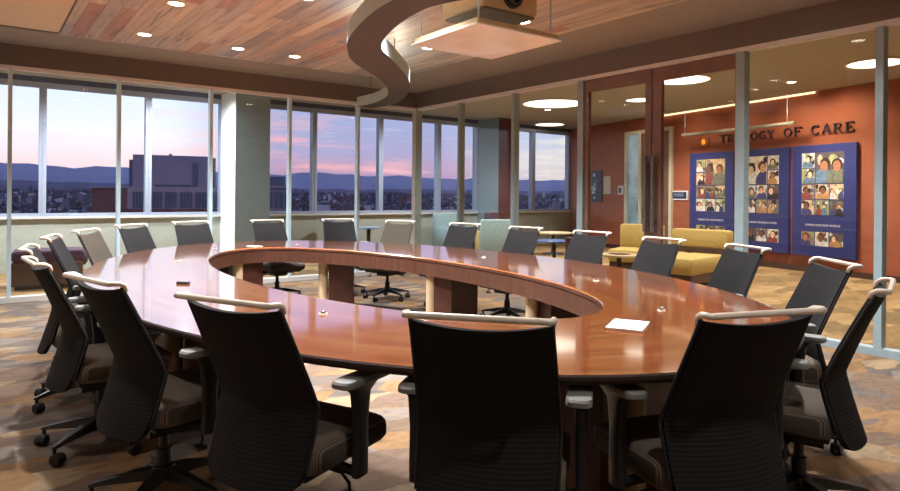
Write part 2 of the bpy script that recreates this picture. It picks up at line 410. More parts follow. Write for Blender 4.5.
# ------------------------------------------------------------------ conference table
TC, TA, TB, TP = Vector((2.395, 4.31)), 3.19, 1.888, math.radians(86.07)
IC, IA, IB, IP = Vector((2.33, 4.281)), 2.237, .919, math.radians(89.03)
def epoint(c, a, b, ph, t, off=0):
    u = Vector((math.cos(ph), math.sin(ph))); w = Vector((math.sin(ph), -math.cos(ph)))
    p = c + u*a*math.cos(t) + w*b*math.sin(t)
    if off:
        nrm = (u*(math.cos(t)/a) + w*(math.sin(t)/b)).normalized(); p = p + nrm*off
    return p
outp = lambda t, o=0: epoint(TC, TA, TB, TP, t, o)
innp = lambda t, o=0: epoint(IC, IA, IB, IP, t, o)
table = thing('conference_table', 'long oval ring shaped cherry wood conference table with open centre', 'table', (2.395, 4.31, 0))
NT = 200
top = MB(); top.uv = []
arc = [0]
for i in range(NT): arc.append(arc[-1] + (outp(2*PI*(i+1)/NT)-outp(2*PI*i/NT)).length)
prof = [('i', .012, .704), ('i', .0, .712), ('i', 0, .734), ('i', .006, .74)] + [('m', q, .74) for q in (.2, .4, .6, .8)] + [('o', -.006, .74), ('o', 0, .734), ('o', 0, .722), ('o', -.02, .704)]
np_ = len(prof)
for i in range(NT+1):
    t = 2*PI*i/NT; a, b = innp(t), outp(t)
    for j, (kd, q, z) in enumerate(prof):
        p = innp(t, q) if kd == 'i' else outp(t, q) if kd == 'o' else a.lerp(b, q)
        top.v.append((p.x-2.395, p.y-4.31, z)); top.uv.append((arc[i], (p-a).length))
for i in range(NT):
    for j in range(np_):
        k2 = (j+1) % np_
        top.f.append((i*np_+j, i*np_+k2, (i+1)*np_+k2, (i+1)*np_+j)); top.m.append(1 if j in (8, 9, 10, 11) else 2 if j < 2 else 0)
ttop = top.build('tabletop', [M['cherry'], M['edge'], M['apron']], table, smooth=True)
ap = MB(); ap.uv = []
for i in range(NT+1):
    t = 2*PI*i/NT
    for o, z in ((.004, .704), (.004, .585), (.03, .585), (.03, .704)):
        p = innp(t, o); ap.v.append((p.x-2.395, p.y-4.31, z)); ap.uv.append((z*1.0, arc[i]))
for i in range(NT):
    for j in range(4):
        k2 = (j+1) % 4; ap.f.append((i*4+j, (i+1)*4+j, (i+1)*4+k2, i*4+k2)); ap.m.append(0)
ap.build('apron', M['apron'], table, smooth=True)
# pedestals: (column x, y, box centre x, y, box tangential half, radial half, angle of the radial axis)
for cx, cy, bx_, by_, ht, hr, ang in (
        (2.98, 6.26, 3.19, 6.24, .13, .17, 60), (3.32, 4.73, 3.49, 4.63, .15, .17, 8), (3.27, 3.375, 3.44, 3.24, .15, .17, -18),
        (.93, 3.93, 1.13, 3.98, .36, .13, 170), (2.25, 1.70, 2.37, 1.86, .34, .13, 275), (2.17, 6.56, 2.30, 6.70, .13, .13, 100)):
    R = Matrix.Translation((bx_-2.395, by_-4.31, 0)) @ Matrix.Rotation(math.radians(ang), 4, 'Z')
    MB().box(-hr, hr, -ht, ht, 0, .704, M4=R).build('pedestal', M['panelwood'], table, bevel=.006)
    MB().cyl((cx-2.395, cy-4.31, 0), (cx-2.395, cy-4.31, .704), .05, n=24).build('column', M['maple'], table, smooth=True)

# things on the table
def on_table(o, x, y, rz=0): o.location = (x, y, .7405); o.rotation_euler = (0, 0, rz)
gro = thing('microphone_button', '', 'microphone', group='small round microphones set out on the tabletop')
MB().cyl((0, 0, 0), (0, 0, .006), .026, .024, 20).build('base', M['alu'], gro, smooth=True)
MB().loft([[(r*math.cos(2*PI*i/14), r*math.sin(2*PI*i/14), z) for i in range(14)] for r, z in ((.016, .006), (.016, .016), (.011, .022), (.004, .024))]).build('capsule', M['bronze'], gro, smooth=True)
spots = [(1.32, 2.77, 'round table microphone just right of the left front chair'), (2.75, 1.92, 'round table microphone right of the white booklet, nearest the right end'),
         (3.35, 2.85, 'round table microphone on bare cherry wood by the right inner rim'), (3.72, 4.48, 'round table microphone in the pale window reflection, far right side'),
         (1.36, 5.63, 'round table microphone on the far left of the oval top'), (1.97, 6.67, 'round table microphone by the far left rim near the column'),
         (2.90, 6.75, 'round table microphone at the far end behind the opening')]
for i, (x, y, lb) in enumerate(spots):
    o = gro if i == 0 else copy_tree(gro); on_table(o, x, y, i); o.scale = (.8, .8, .75); o['label'] = lb
rem = thing('remote_control', 'small black remote control lying on left side of table', 'remote')
MB().box(-.022, .022, -.075, .075, 0, .016).build('body', M['black'], rem, bevel=.004)
MB().box(-.012, .012, .02, .05, .016, .019).build('keypad', M['pad'], rem)
on_table(rem, 1.04, 4.17, .9); rem.scale = (.8, .5, .9)
bk = thing('booklet', 'white booklet lying at the right near end of the table', 'booklet')
MB().box(-.105, .105, -.1485, .1485, .0, .008).build('pages', M['paper'], bk)
MB().box(-.107, .107, -.151, .151, .008, .0095).build('cover', M['white'], bk)
MB().box(-.109, -.1055, -.151, .151, .0, .0095).build('spine', M['black'], bk)
on_table(bk, 2.285, 1.765, math.radians(-62)); bk.scale = (.72, .72, 1)
sh = MB().box(-.105, .105, -.148, .148, 0, .004).build('paper_stack', M['paper']); tag(sh, 'white sheets of paper at the far end of the table', 'paper')
on_table(sh, 2.4, 6.72, .3); sh.scale = (.5, .5, 1)

# ------------------------------------------------------------------ conference chair (faces +Y, origin under the hub)
def back_profile(z):
    if z >= .60: return -.142 - .135*((z-.60)/.345)**1.05
    return -.142 - .075*((.60-z)/.262)**1.15
def back_width(z):
    t = (z-.355)/.59
    if z >= .60: return .218 - .016*(z-.60)/.345
    return .218 - .010*((.60-z)/.262)**1.5
def make_chair(lb):
    ch = thing('conference_chair', lb, 'chair', group='swivel chairs around the conference table')
    nu, nv = 17, 26; mb = MB(); vf = []; vb = []
    for j in range(nv):
        t = j/(nv-1); zb = .338 + .607*t
        for i in range(nu):
            u = -1 + 2*i/(nu-1)
            z = zb
            if t > .8: z -= .018*(1-u*u)*((t-.8)/.2)
            if t < .15: z += .030*abs(u)**9*(1-t/.15)
            w = back_width(zb) * (1 if t > .08 else 1-.03*(1-t/.08)**2)
            wing = .05 if zb < .6 else .05 - .03*(zb-.6)/.345
            y = back_profile(zb) + wing*u*u - .012
            vf.append((u*w, y+.012, z)); vb.append((u*w*.995, y-.012, z))
    nF = len(vf); mb.v = vf + vb
    for j in range(nv-1):
        for i in range(nu-1):
            a = j*nu+i; mb.f.append((a, a+1, a+nu+1, a+nu)); mb.m.append(0)
            mb.f.append((nF+a, nF+a+nu, nF+a+nu+1, nF+a+1)); mb.m.append(0)
    for i in range(nu-1):
        a = i; mb.f.append((a, nF+a, nF+a+1, a+1)); mb.m.append(0)
        a = (nv-1)*nu+i; mb.f.append((a, a+1, nF+a+1, nF+a)); mb.m.append(0)
    for j in range(nv-1):
        a = j*nu; mb.f.append((a, a+nu, nF+a+nu, nF+a)); mb.m.append(0)
        a = j*nu+nu-1; mb.f.append((a, nF+a, nF+a+nu, a+nu)); mb.m.append(0)
    bk = mb.build('backrest', M['back'], ch, smooth=True)
    for sx in (-1, 1):     # slim rails stiffening the two edges
        MB().tube([(sx*(back_width(z)+.004), back_profile(z)+(.05 if z < .6 else .05-.03*(z-.6)/.345)-.012, z) for z in [.40+.55*k/14 for k in range(15)]], .006, 8).build('edge_rail', M['black'], bk, smooth='all')
    # top rail: arched ends and a straight bar standing off the back
    yb = -.277-.012
    path = []
    def endarc(sx): return [(sx*.203, yb+.034, .934), (sx*.207, yb+.028, .955), (sx*.210, yb+.010, .965), (sx*.212, yb-.014, .967), (sx*.208, yb-.027, .966)]
    path = endarc(-1) + [(x, yb-.028, .966) for x in (-.19, -.1, 0, .1, .19)] + endarc(1)[::-1]
    MB().tube(path, .0100, 10).build('top_rail', M['alu'], ch, smooth='all')
    # seat cushion
    rings = []
    cy = .085
    for sc, z in ((.80, .372), (.95, .378), (1, .395), (1, .445), (.985, .462), (.94, .474), (.82, .481), (.55, .484), (.2, .485)):
        rr = rrect(.235, .235, .065)
        rings.append([(x*sc, cy+y*sc, z - (.028*max(0, (y*sc-.10)/.135)**2 if z > .4 else 0)) for x, y in rr])
    MB().loft(rings).build('seat', M['seat'], ch, smooth='all')
    MB().box(-.19, .19, -.13, .22, .352, .374).build('seat_pan', M['black'], ch, bevel=.008)
    # arms
    for sx in (-1, 1):
        a = MB()
        a.loft([[(sx*.277+x, .05+y, z) for x, y in rrect(w, d, .012, 3)] for w, d, z in ((.016, .034, .335), (.018, .032, .40), (.017, .030, .52), (.020, .042, .625), (.030, .075, .657))])
        a.tube([(sx*.277, .05, .348), (sx*.27, .05, .342), (sx*.17, .05, .350)], .018, 8, flat=1.3)
        am = a.build('armrest', M['black'], ch, smooth=True)
        MB().loft([[(sx*.272+x*s, .068+y*s, z) for x, y in rrect(.041, .138, .030, 5)] for s, z in ((.90, .655), (1, .661), (1, .675), (.95, .682), (.7, .684))]).build('arm_pad', M['pad'], am, smooth=True)
    # mechanism with levers
    m = MB().box(-.085, .085, -.10, .11, .30, .352)
    m.tube([(.08, .06, .325), (.19, .06, .322), (.235, .045, .300), (.25, .03, .275)], .006, 8).tube([(-.08, .02, .325), (-.20, .02, .318), (-.24, .0, .30)], .006, 8)
    m.box(.225, .272, .005, .045, .268, .280).tube([(0, -.09, .33), (0, -.13, .36), (0, -.150, .42)], .020, 8, flat=1.6)
    m.build('tilt_mechanism', M['black'], ch, smooth=True)
    MB().cyl((0, 0, .115), (0, 0, .22), .030, .030, 18).cyl((0, 0, .22), (0, 0, .305), .020, .020, 18).build('gas_lift', M['black'], ch, smooth=True)
    MB().loft([[(r*math.cos(2*PI*i/20), r*math.sin(2*PI*i/20), z) for i in range(20)] for r, z in ((.03, .082), (.05, .092), (.052, .12), (.044, .146), (.034, .15))]).build('hub', M['black'], ch, smooth=True)
    for k in range(5):
        an = 2*PI*k/5 + .3; d = Vector((math.cos(an), math.sin(an), 0)); n = Vector((-d.y, d.x, 0))
        rings = []
        for r, w, z0, z1 in ((.03, .030, .092, .142), (.11, .026, .090, .132), (.20, .021, .085, .112), (.275, .016, .078, .094), (.292, .010, .078, .088)):
            c = d*r
            rings.append([c-n*w+Vector((0, 0, z0)), c+n*w+Vector((0, 0, z0)), c+n*w*.7+Vector((0, 0, z1)), c-n*w*.7+Vector((0, 0, z1))])
        leg = MB().loft(rings).build('base_leg', M['black'], ch, smooth=True, bevel=.003)
        cs = MB(); p = d*.278; ta = an + random.uniform(-1.2, 1.2); ax = Vector((math.cos(ta), math.sin(ta), 0)); fw = Vector((-ax.y, ax.x, 0))
        q = p + fw*.018
        cs.cyl(p+Vector((0, 0, .05)), p+Vector((0, 0, .084)), .009, n=10)
        for s in (-1, 1): cs.cyl(q+ax*s*.006+Vector((0, 0, .029)), q+ax*s*.024+Vector((0, 0, .029)), .029, .027, 18)
        cs.loft([[q+ax*s*.010+fw*.030*math.cos(t)+Vector((0, 0, .029+.031*math.sin(t))) for s in (-1, 1)] + [q+ax*s*.010+fw*.022*math.cos(t)+Vector((0, 0, .029+.023*math.sin(t))) for s in (1, -1)] for t in [PI*i/8 for i in range(9)]])
        cs.build('caster', M['rubber'], leg, smooth=True)
    return ch

# rail midpoint x, y, facing (deg), base turn, label
CH = [
    (1.125, 1.38, 40, 'charcoal swivel chair seen square from behind, front and centre of the photo'),
    (1.885, 0.958, 71, 'large charcoal swivel chair seen from behind, second from the front centre on the right'),
    (2.88, .985, 107, 'charcoal swivel chair in side view at the right end, thin profile'),
    (3.70, 1.50, 138, 'charcoal ribbed swivel chair beside the right glass wall behind the side view chair'),
    (4.30, 2.31, 153, 'charcoal swivel chair on the right in front of the yellow sofa seat'),
    (4.5, 3.12, 168, 'charcoal swivel chair between the yellow armchair and yellow sofa'),
    (4.74, 4.08, 180, 'charcoal swivel chair in front of the glass door left edge'),
    (4.75, 5, 186, 'charcoal swivel chair right of the pale teal lounge chair'),
    (4.72, 6.03, 195, 'charcoal swivel chair left of the pale teal lounge chair'),
    (4.42, 7, 205, 'taupe swivel chair, back coloured as if lit, in front of the glass corner post'),
    (3.95, 7.86, 258, 'charcoal swivel chair at the far end with a window table behind it'),
    (2.98, 7.92, 275, 'charcoal swivel chair directly in front of the grey column'),
    (2.03, 7.85, 284, 'charcoal swivel chair under the dark tower, left of the column'),
    (1.30, 7.36, 311, 'charcoal swivel chair against the second glass mullion from the left'),
    (0.78, 6.5, 330, 'taupe swivel chair, back coloured as if lit, on the far left side of the table'),
    (0.45, 5.7, 345, 'charcoal swivel chair in front of the plum bench behind the left glass'),
    (0.25, 4.65, 351, 'mostly hidden swivel chair, leftmost, only its rail and edge showing'),
    (0.225, 3.72, 4, 'charcoal swivel chair at the left edge in narrow side view, second nearest on the left'),
    (0.36, 2.84, 14, 'charcoal swivel chair on the left with its five star base fully in view'),
    (0.638, 2.055, 25, 'charcoal swivel chair with grey arm pad, just left of the front centre chair'),
]
proto = None
for i, (x, y, fa, lb) in enumerate(CH):
    if proto is None: o = proto = make_chair(lb)
    else: o = copy_tree(proto)
    a = math.radians(fa)
    if lb.startswith('taupe'):
        b_ = [c for c in o.children if c.name.startswith('backrest')][0]
        b_.data = b_.data.copy(); b_.data.materials[0] = M['taupe']  # paler copy of the charcoal knit for backs coloured as if lit
    o.location = (x + .302*math.cos(a), y + .302*math.sin(a), 0); o.rotation_euler = (0, 0, a-PI/2); o['label'] = lb

# ------------------------------------------------------------------ ceiling things
dl = thing('downlight', '', 'light', group='recessed ceiling downlights')
MB().loft([[(r*math.cos(2*PI*i/24), r*math.sin(2*PI*i/24), z) for i in range(24)] for r, z in ((.085, 0), (.085, -.006), (.070, -.008), (.062, 0))]).build('trim_ring', M['cream'], dl, smooth=True)
MB().cyl((0, 0, -.002), (0, 0, -.005), .062, n=24).build('lens', M['lamp'], dl)
light('lamp', 'SPOT', (0, 0, -.03), 260, (.97, .985, 1), dl, spot_size=math.radians(115), spot_blend=.8, shadow_soft_size=.05)
DL = [(1.45, 7.50, 'round recessed downlight in the plank ceiling, leftmost of the lit row'), (2.47, 7.53, 'recessed downlight in the plank ceiling, middle of the row by the windows'),
      (3.17, 7.52, 'recessed downlight in the plank ceiling, nearest the curved ribbon'), (1.44, 6.10, 'recessed downlight at the top edge of the photo, left plank ceiling'),
      (1.45, 4.6, ''), (2.3, 3.9, ''), (1.45, 3.1, ''), (4.2, 6.1, ''), (4.3, 4.6, ''), (4.5, 2.9, ''), (4.2, 1.9, ''), (1.3, .2, 'r'), (4.4, .2, 'r'), (-.5, 5.5, 'r'), (-.5, 3.2, 'r'), (5.3, 2.6, 'r'), (7.6, 2.2, 'l'), (7.6, 5.2, 'l'), (7.6, 8.2, 'l'), (10.2, 2.6, 'l'), (10.6, 5.0, 'l'), (11.2, 8.0, 'l'), (10.0, 9.9, 'l'), (2.85, 4.6, ''), (2.3, 5.2, ''), (2.1, 3.1, ''), (-.3, 10.9, 'c'), (1.6, 10.9, 'c'), (2.9, 11.5, 'c'), (7.4, 10.9, 'c')]
kinds = {}
for i, (x, y, lb) in enumerate(DL):
    o = dl if i == 0 else copy_tree(dl); o.location = (x, y, LZ if y > 9.2 or x > 6.1 else CZ-.014 if .72 < x < 4.95 else CZ)
    if lb in ('c', 'l', 'r'):      # other lamp strengths share one light per kind; lounge and dim ones are added fill
        lo_ = [c for c in o.children if c.type == 'LIGHT'][0]
        if lb not in kinds:
            kinds[lb] = lo_.data.copy(); kinds[lb].spot_size = math.radians(165 if lb == 'c' else 120); kinds[lb].energy, kinds[lb].color = {'c': (290, (.95, .98, 1)), 'l': (300, (1, .93, .80)), 'r': (60, (1, .98, .95))}[lb]
        lo_.data = kinds[lb]
    o['label'] = {'c': 'recessed downlight in the corridor ceiling along the windows', 'l': 'extra recessed downlight added to brighten the lounge', 'r': 'extra recessed downlight added out of view as dim fill'}.get(lb) or lb or 'recessed downlight in the plank ceiling above the table'

def catmull(P, n=5):
    out = []
    for i in range(len(P)-1):
        p0, p1, p2, p3 = [Vector(P[max(0, min(len(P)-1, k))]) for k in (i-1, i, i+1, i+2)]
        for j in range(n):
            t = j/n
            out.append(.5*((2*p1)+(p2-p0)*t+(2*p0-5*p1+4*p2-p3)*t*t+(3*p1-p0-3*p2+p3)*t**3))
    out.append(Vector(P[-1])); return out
Lf = [(2.9, 2.5), (2.45, 2.9), (2.2, 3.4), (2.17, 3.65), (2.24, 4.05), (2.39, 4.57), (2.53, 4.89), (2.78, 5.31), (3.04, 5.6), (3.54, 6.07), (3.94, 6.57), (4.21, 7.03), (4.39, 7.61), (4.41, 8.2)]
Rt = [(3.1, 2.72), (2.65, 3.05), (2.46, 3.45), (2.46, 3.76), (2.53, 4.1), (2.66, 4.5), (2.84, 4.83), (3.08, 5.08), (3.34, 5.36), (3.80, 5.88), (4.2, 6.5), (4.5, 7.1), (4.68, 7.7), (4.64, 8.2)]
rb = thing('ceiling_ribbon', 'brown curving ribbon soffit hanging by rods below the ceiling', 'ceiling ribbon', (0, 0, 0))
mb = MB(); Lc, Rc = catmull(Lf), catmull(Rt); nL = len(Lc)
vs = []
for a, b in zip(Lc, Rc): vs += [(a.x, a.y, 2.57), (b.x, b.y, 2.57), (b.x, b.y, 2.71), (a.x, a.y, 2.71)]
fs = [[(4*i+j, 4*i+(j+1) % 4, 4*i+4+(j+1) % 4, 4*i+4+j) for i in range(nL-1)] for j in range(4)]
mb.add(vs, fs[0], 0); n0 = len(mb.v)
for j in (1, 2, 3): mb.f += fs[j]; mb.m += [1]*len(fs[j])
mb.f += [(3, 2, 1, 0), (4*nL-4, 4*nL-3, 4*nL-2, 4*nL-1)]; mb.m += [1, 1]
mb.build('ribbon', [M['ribbon'], M['ribbon_side']], rb, smooth=True)
for i in (12, 30, 45, 63):
    p = (Lc[i]+Rc[i])/2; MB().cyl((p.x, p.y, 2.71), (p.x, p.y, CZ-.014), .006, n=8).build('rod', M['bronze'], rb, smooth=True)

up_ = MB(); n6 = 0
for k in range(8, nL-8):
    a, b = Lc[k].lerp(Rc[k], .4), Lc[k].lerp(Rc[k], .6); up_.v += [(a.x, a.y, 2.714), (b.x, b.y, 2.714)]
for k in range(nL-17): up_.f.append((2*k, 2*k+1, 2*k+3, 2*k+2)); up_.m.append(0)
up_.build('uplight_strip', M['uplight'], rb)
# projector tray and projector
tr = thing('projector_tray', 'square veneered tray hanging on four thin rods under projector', 'tray', (3.20, 3.86, 0))
MB().box(-.42, .42, -.42, .42, 2.50, 2.512).build('tray_panel', M['tray'], tr)
MB().box(-.40, .40, -.40, -.385, 2.512, 2.552).box(-.40, .40, .385, .40, 2.512, 2.552).box(-.40, -.385, -.385, .385, 2.512, 2.552).box(.385, .40, -.385, .385, 2.512, 2.552).build('rim', M['projector'], tr)
for sx in (-1, 1):
    for sy in (-1, 1):
        MB().cyl((sx*.36, sy*.36, 2.512), (sx*.36, sy*.36, CZ-.03), .006, n=8).build('rod', M['steel'], tr, smooth=True)
pj = thing('projector', 'cream ceiling projector with large black lens facing right', 'projector', (3.24, 3.82, 0))
MB().box(-.30, .24, -.26, .26, 2.69, 2.93, 0).build('case', M['projector'], pj, bevel=.02)
MB().box(-.28, .22, -.24, .24, 2.672, 2.69).build('underside', M['projdark'], pj)
MB().cyl((-.03, -.259, 2.80), (-.03, -.285, 2.80), .095, .09, 32).build('lens_ring', M['black'], pj, smooth=True)
lens = MB().loft([[(-.03+r*math.cos(2*PI*i/28), y, 2.80+r*math.sin(2*PI*i/28)) for i in range(28)] for r, y in ((.078, -.285), (.06, -.300), (-.03, -.308), (.005, -.31))]).build('lens', M['lens'], pj, smooth='all')
MB().box(-.045, -.005, -.3115, -.3085, 2.80, 2.825).build('glint', M['glint_blue'], lens)  # small glowing block modelled as a highlight on the lens
MB().cyl((0, 0, 2.93), (0, 0, CZ-.014), .03, n=14).build('mount', M['steel'], pj, smooth=True)
MB().tube([(-.31, .02, 2.86), (-.35, .03, 2.82), (-.345, .04, 2.90), (-.33, .05, CZ-.014)], .008, 8).build('cable', M['black'], pj, smooth='all')

# ------------------------------------------------------------------ lounge ceiling and wall lights
def disc(x, y, r, lb, e):
    o = thing('ceiling_lamp', lb, 'light', (x, y, LZ), group='round lounge ceiling lamps')
    MB().loft([[(q*math.cos(2*PI*i/40), q*math.sin(2*PI*i/40), z) for i in range(40)] for q, z in ((r+.03, 0), (r+.03, -.02), (r, -.025), (r, 0))]).build('trim_ring', M['cream'], o, smooth=True)
    MB().cyl((0, 0, -.005), (0, 0, -.018), r, n=40).build('diffuser', M['disc'], o)
disc(9.35, 9.1, .60, 'largest round ceiling lamp, seen left of the glass doors', 90)
disc(12.0, 11.8, .37, 'small round ceiling lamp above the far lounge windows', 30)
disc(9.0, 5.95, .42, 'round ceiling lamp seen through the right glass door leaf', 70)
disc(10.25, 7.68, .26, 'small round ceiling lamp seen through the left glass door leaf', 36)
disc(9.93, 3.56, .34, 'round ceiling lamp above the rightmost glass panel', 60)
disc(8.6, .4, .34, 'round ceiling lamp beyond the right edge of the photo', 35)

cv = thing('cove_light', 'bright wall washer strip along the top of the terracotta wall', 'light')
wl(4.9, .75, 3.15, 3.18, .03, .05).build('diffuser', M['cove'], cv)
wl(4.95, .7, 3.18, 3.189, .0, .07).build('housing', M['cream'], cv)
lb_ = thing('light_bar', 'long white light bar hanging in front of the terracotta wall', 'light')
b = MB(); b.cyl(WM @ Vector((-3.54, 2.625, .35)), WM @ Vector((-.90, 2.625, .35)), .035, n=14); b.build('bar', M['barpaint'], lb_, smooth=True)
for s in (3.48, 1.05):
    MB().cyl(WM @ Vector((-s, 2.65, .35)), WM @ Vector((-s, LZ-.02, .35)), .004, n=6).build('wire', M['steel'], lb_)
for s, e in ((3.4, 14), (2.2, 14), (1.0, 36), (.2, 44), (-1.4, 12), (5.2, 8)):
    p = WM @ Vector((-s, 3.02, .85)); t = WM @ Vector((-s, 2.2, 0))
    light('wall_washer', 'SPOT', p, e, (1, .82, .58), lb_ if s < 4 else cv, (t-p).to_track_quat('-Z', 'Y').to_euler(), spot_size=math.radians(110), spot_blend=.9, shadow_soft_size=.08)

# ------------------------------------------------------------------ donor wall: letters and photo panels
def arcpts(cx, cy, rx, ry, a0, a1, n=14): return [(cx+rx*math.cos(math.radians(a0+(a1-a0)*i/n)), cy+ry*math.sin(math.radians(a0+(a1-a0)*i/n))) for i in range(n+1)]
TH, TN, SE = .17, .07, .05
GL = {
 'T': [([(.5, 0), (.5, 1)], TH), ([(.04, .965), (.96, .965)], TN), ([(.06, .80), (.06, 1)], TN), ([(.94, .80), (.94, 1)], TN), ([(.28, .03), (.72, .03)], SE)],
 'R': [([(.2, 0), (.2, 1)], TH), ([(.02, .97), (.55, .97)], SE), ([(.02, .03), (.40, .03)], SE), (arcpts(.5, .74, .27, .23, 90, -90), .10), ([(.2, .51), (.5, .51)], TN), ([(.48, .5), (.86, .02)], .14), ([(.78, .03), (1.0, .03)], SE)],
 'I': [([(.5, 0), (.5, 1)], TH), ([(.26, .97), (.74, .97)], SE), ([(.26, .03), (.74, .03)], SE)],
 'L': [([(.25, 0), (.25, 1)], TH), ([(.05, .97), (.48, .97)], SE), ([(.05, .035), (.92, .035)], TN), ([(.89, 0), (.89, .26)], TN)],
 'O': [(arcpts(.5, .5, .40, .46, 0, 360, 28), .12)],
 'G': [(arcpts(.5, .5, .40, .46, 50, 330, 24), .12), ([(.84, .08), (.84, .44)], .13), ([(.62, .44), (1.0, .44)], SE), ([(.80, .70), (.80, .98)], SE)],
 'Y': [([(.5, 0), (.5, .46)], TH), ([(.12, .97), (.5, .44)], .14), ([(.88, .97), (.5, .44)], .08), ([(.0, .97), (.30, .97)], SE), ([(.72, .97), (1.0, .97)], SE), ([(.28, .03), (.72, .03)], SE)],
 'F': [([(.24, 0), (.24, 1)], TH), ([(.05, .97), (.92, .97)], TN), ([(.9, .74), (.9, 1)], TN), ([(.24, .52), (.68, .52)], TN), ([(.66, .40), (.66, .64)], SE), ([(.05, .03), (.46, .03)], SE)],
 'C': [(arcpts(.52, .5, .40, .46, 45, 318, 24), .12), ([(.82, .70), (.82, .98)], SE)],
 'A': [([(.12, .02), (.5, 1)], .08), ([(.48, 1), (.86, .02)], TH), ([(.26, .34), (.72, .34)], TN), ([(.0, .03), (.28, .03)], SE), ([(.66, .03), (1.02, .03)], SE)],
 'E': [([(.24, 0), (.24, 1)], TH), ([(.05, .97), (.90, .97)], TN), ([(.88, .76), (.88, 1)], TN), ([(.24, .52), (.68, .52)], TN), ([(.66, .40), (.66, .64)], SE), ([(.05, .03), (.92, .03)], TN), ([(.9, 0), (.9, .26)], TN)],
}
def glyph(mb, ch, x, y, w, h, d0, d1):
    for pts, th in GL[ch]:
        P = [Vector((x+px*w, y+py*h)) for px, py in pts]; t = th*h/2*.95
        lft, rgt = [], []
        closed = len(P) > 3 and (P[0]-P[-1]).length < 1e-4
        for i, p in enumerate(P):
            a = P[i-1] if i else (P[-2] if closed else P[0]); c = P[i+1] if i < len(P)-1 else (P[1] if closed else P[-1])
            d = (c-a).normalized(); n = Vector((-d.y, d.x)); lft.append(p+n*t); rgt.append(p-n*t)
        vs = []
        for a, c in zip(lft, rgt): vs += [WM @ Vector((a.x, a.y, d0)), WM @ Vector((c.x, c.y, d0)), WM @ Vector((c.x, c.y, d1)), WM @ Vector((a.x, a.y, d1))]
        k = len(P)
        fs = [(4*i+j, 4*i+(j+1) % 4, 4*i+4+(j+1) % 4, 4*i+4+j) for i in range(k-1) for j in range(4)] + [(3, 2, 1, 0), (4*k-4, 4*k-3, 4*k-2, 4*k-1)]
        mb.add(vs, fs)
sg = thing('wall_sign', 'dark serif letters reading TRILOGY OF CARE on the terracotta wall', 'sign')
for word, s0, s1 in (('TRILOGY', 2.86, 1.545), ('OF', 1.385, .985), ('CARE', .845, .03)):
    pitch = (s0-s1)/len(word); 
    for i, ch in enumerate(word):
        mb = MB(); glyph(mb, ch, -s0+i*pitch+pitch*.06, 2.425, pitch*.86, .165, .012, .045); mb.build('letter', M['letter'], sg)
st = thing('star_emblem', 'small orange star emblem in a thin ring left of the letters', 'emblem')
mb = MB(); pts = []
for i in range(16):
    r = .07 if i % 2 == 0 else .03; a = 2*PI*i/16+.2; pts.append((-3.29+r*math.cos(a), 2.48+r*math.sin(a)))
n = len(pts); vs = [WM @ Vector((x, y, .012)) for x, y in pts] + [WM @ Vector((x, y, .03)) for x, y in pts] + [WM @ Vector((-3.29, 2.48, .045))]
mb.add(vs, [(n+i, n+(i+1) % n, 2*n) for i in range(n)] + [(i, (i+1) % n, n+(i+1) % n, n+i) for i in range(n)]); mb.build('star', M['star'], st)
mb = MB(); mb.tube([WM @ Vector((-3.29+.15*math.cos(2*PI*i/32), 2.48+.15*math.sin(2*PI*i/32), .012)) for i in range(33)], .007, 6); mb.build('ring', M['redwall'], st)

def flat_text(name, txt, size, m, M4, parent):
    cu = bpy.data.curves.new(name, 'FONT'); cu.body = txt; cu.size = size; cu.align_x = 'CENTER'; cu.align_y = 'CENTER'; cu.extrude = .001
    t = bpy.data.objects.new(name, cu); C.objects.link(t)
    dg = bpy.context.evaluated_depsgraph_get(); me = bpy.data.meshes.new_from_object(t.evaluated_get(dg))
    bpy.data.objects.remove(t); bpy.data.curves.remove(cu)
    me.transform(M4); me.materials.clear(); me.materials.append(m)
    o = bpy.data.objects.new(name, me); C.objects.link(o); o.parent = parent
    return o
skin = [mat('skin_%d' % i, c, .7, var=.25, scale=25) for i, c in enumerate(((214, 166, 134), (168, 112, 82), (118, 74, 54), (232, 192, 162)))]
hair = [mat('hair_%d' % i, c, .7) for i, c in enumerate(((40, 26, 22), (92, 58, 36), (22, 18, 18), (150, 110, 66)))]
cloth = [mat('cloth_%d' % i, c, .8, var=.3, scale=18) for i, c in enumerate(((206, 202, 200), (96, 124, 150), (130, 64, 58), (60, 64, 112), (176, 132, 84), (110, 112, 96), (44, 40, 46)))]
bgs = [mat('photo_ground_%d' % i, c, .8, var=.35, scale=9) for i, c in enumerate(((222, 214, 204), (190, 192, 196), (134, 116, 98), (150, 156, 110), (196, 168, 134), (86, 76, 80)))]
PM = bgs + skin + hair + cloth
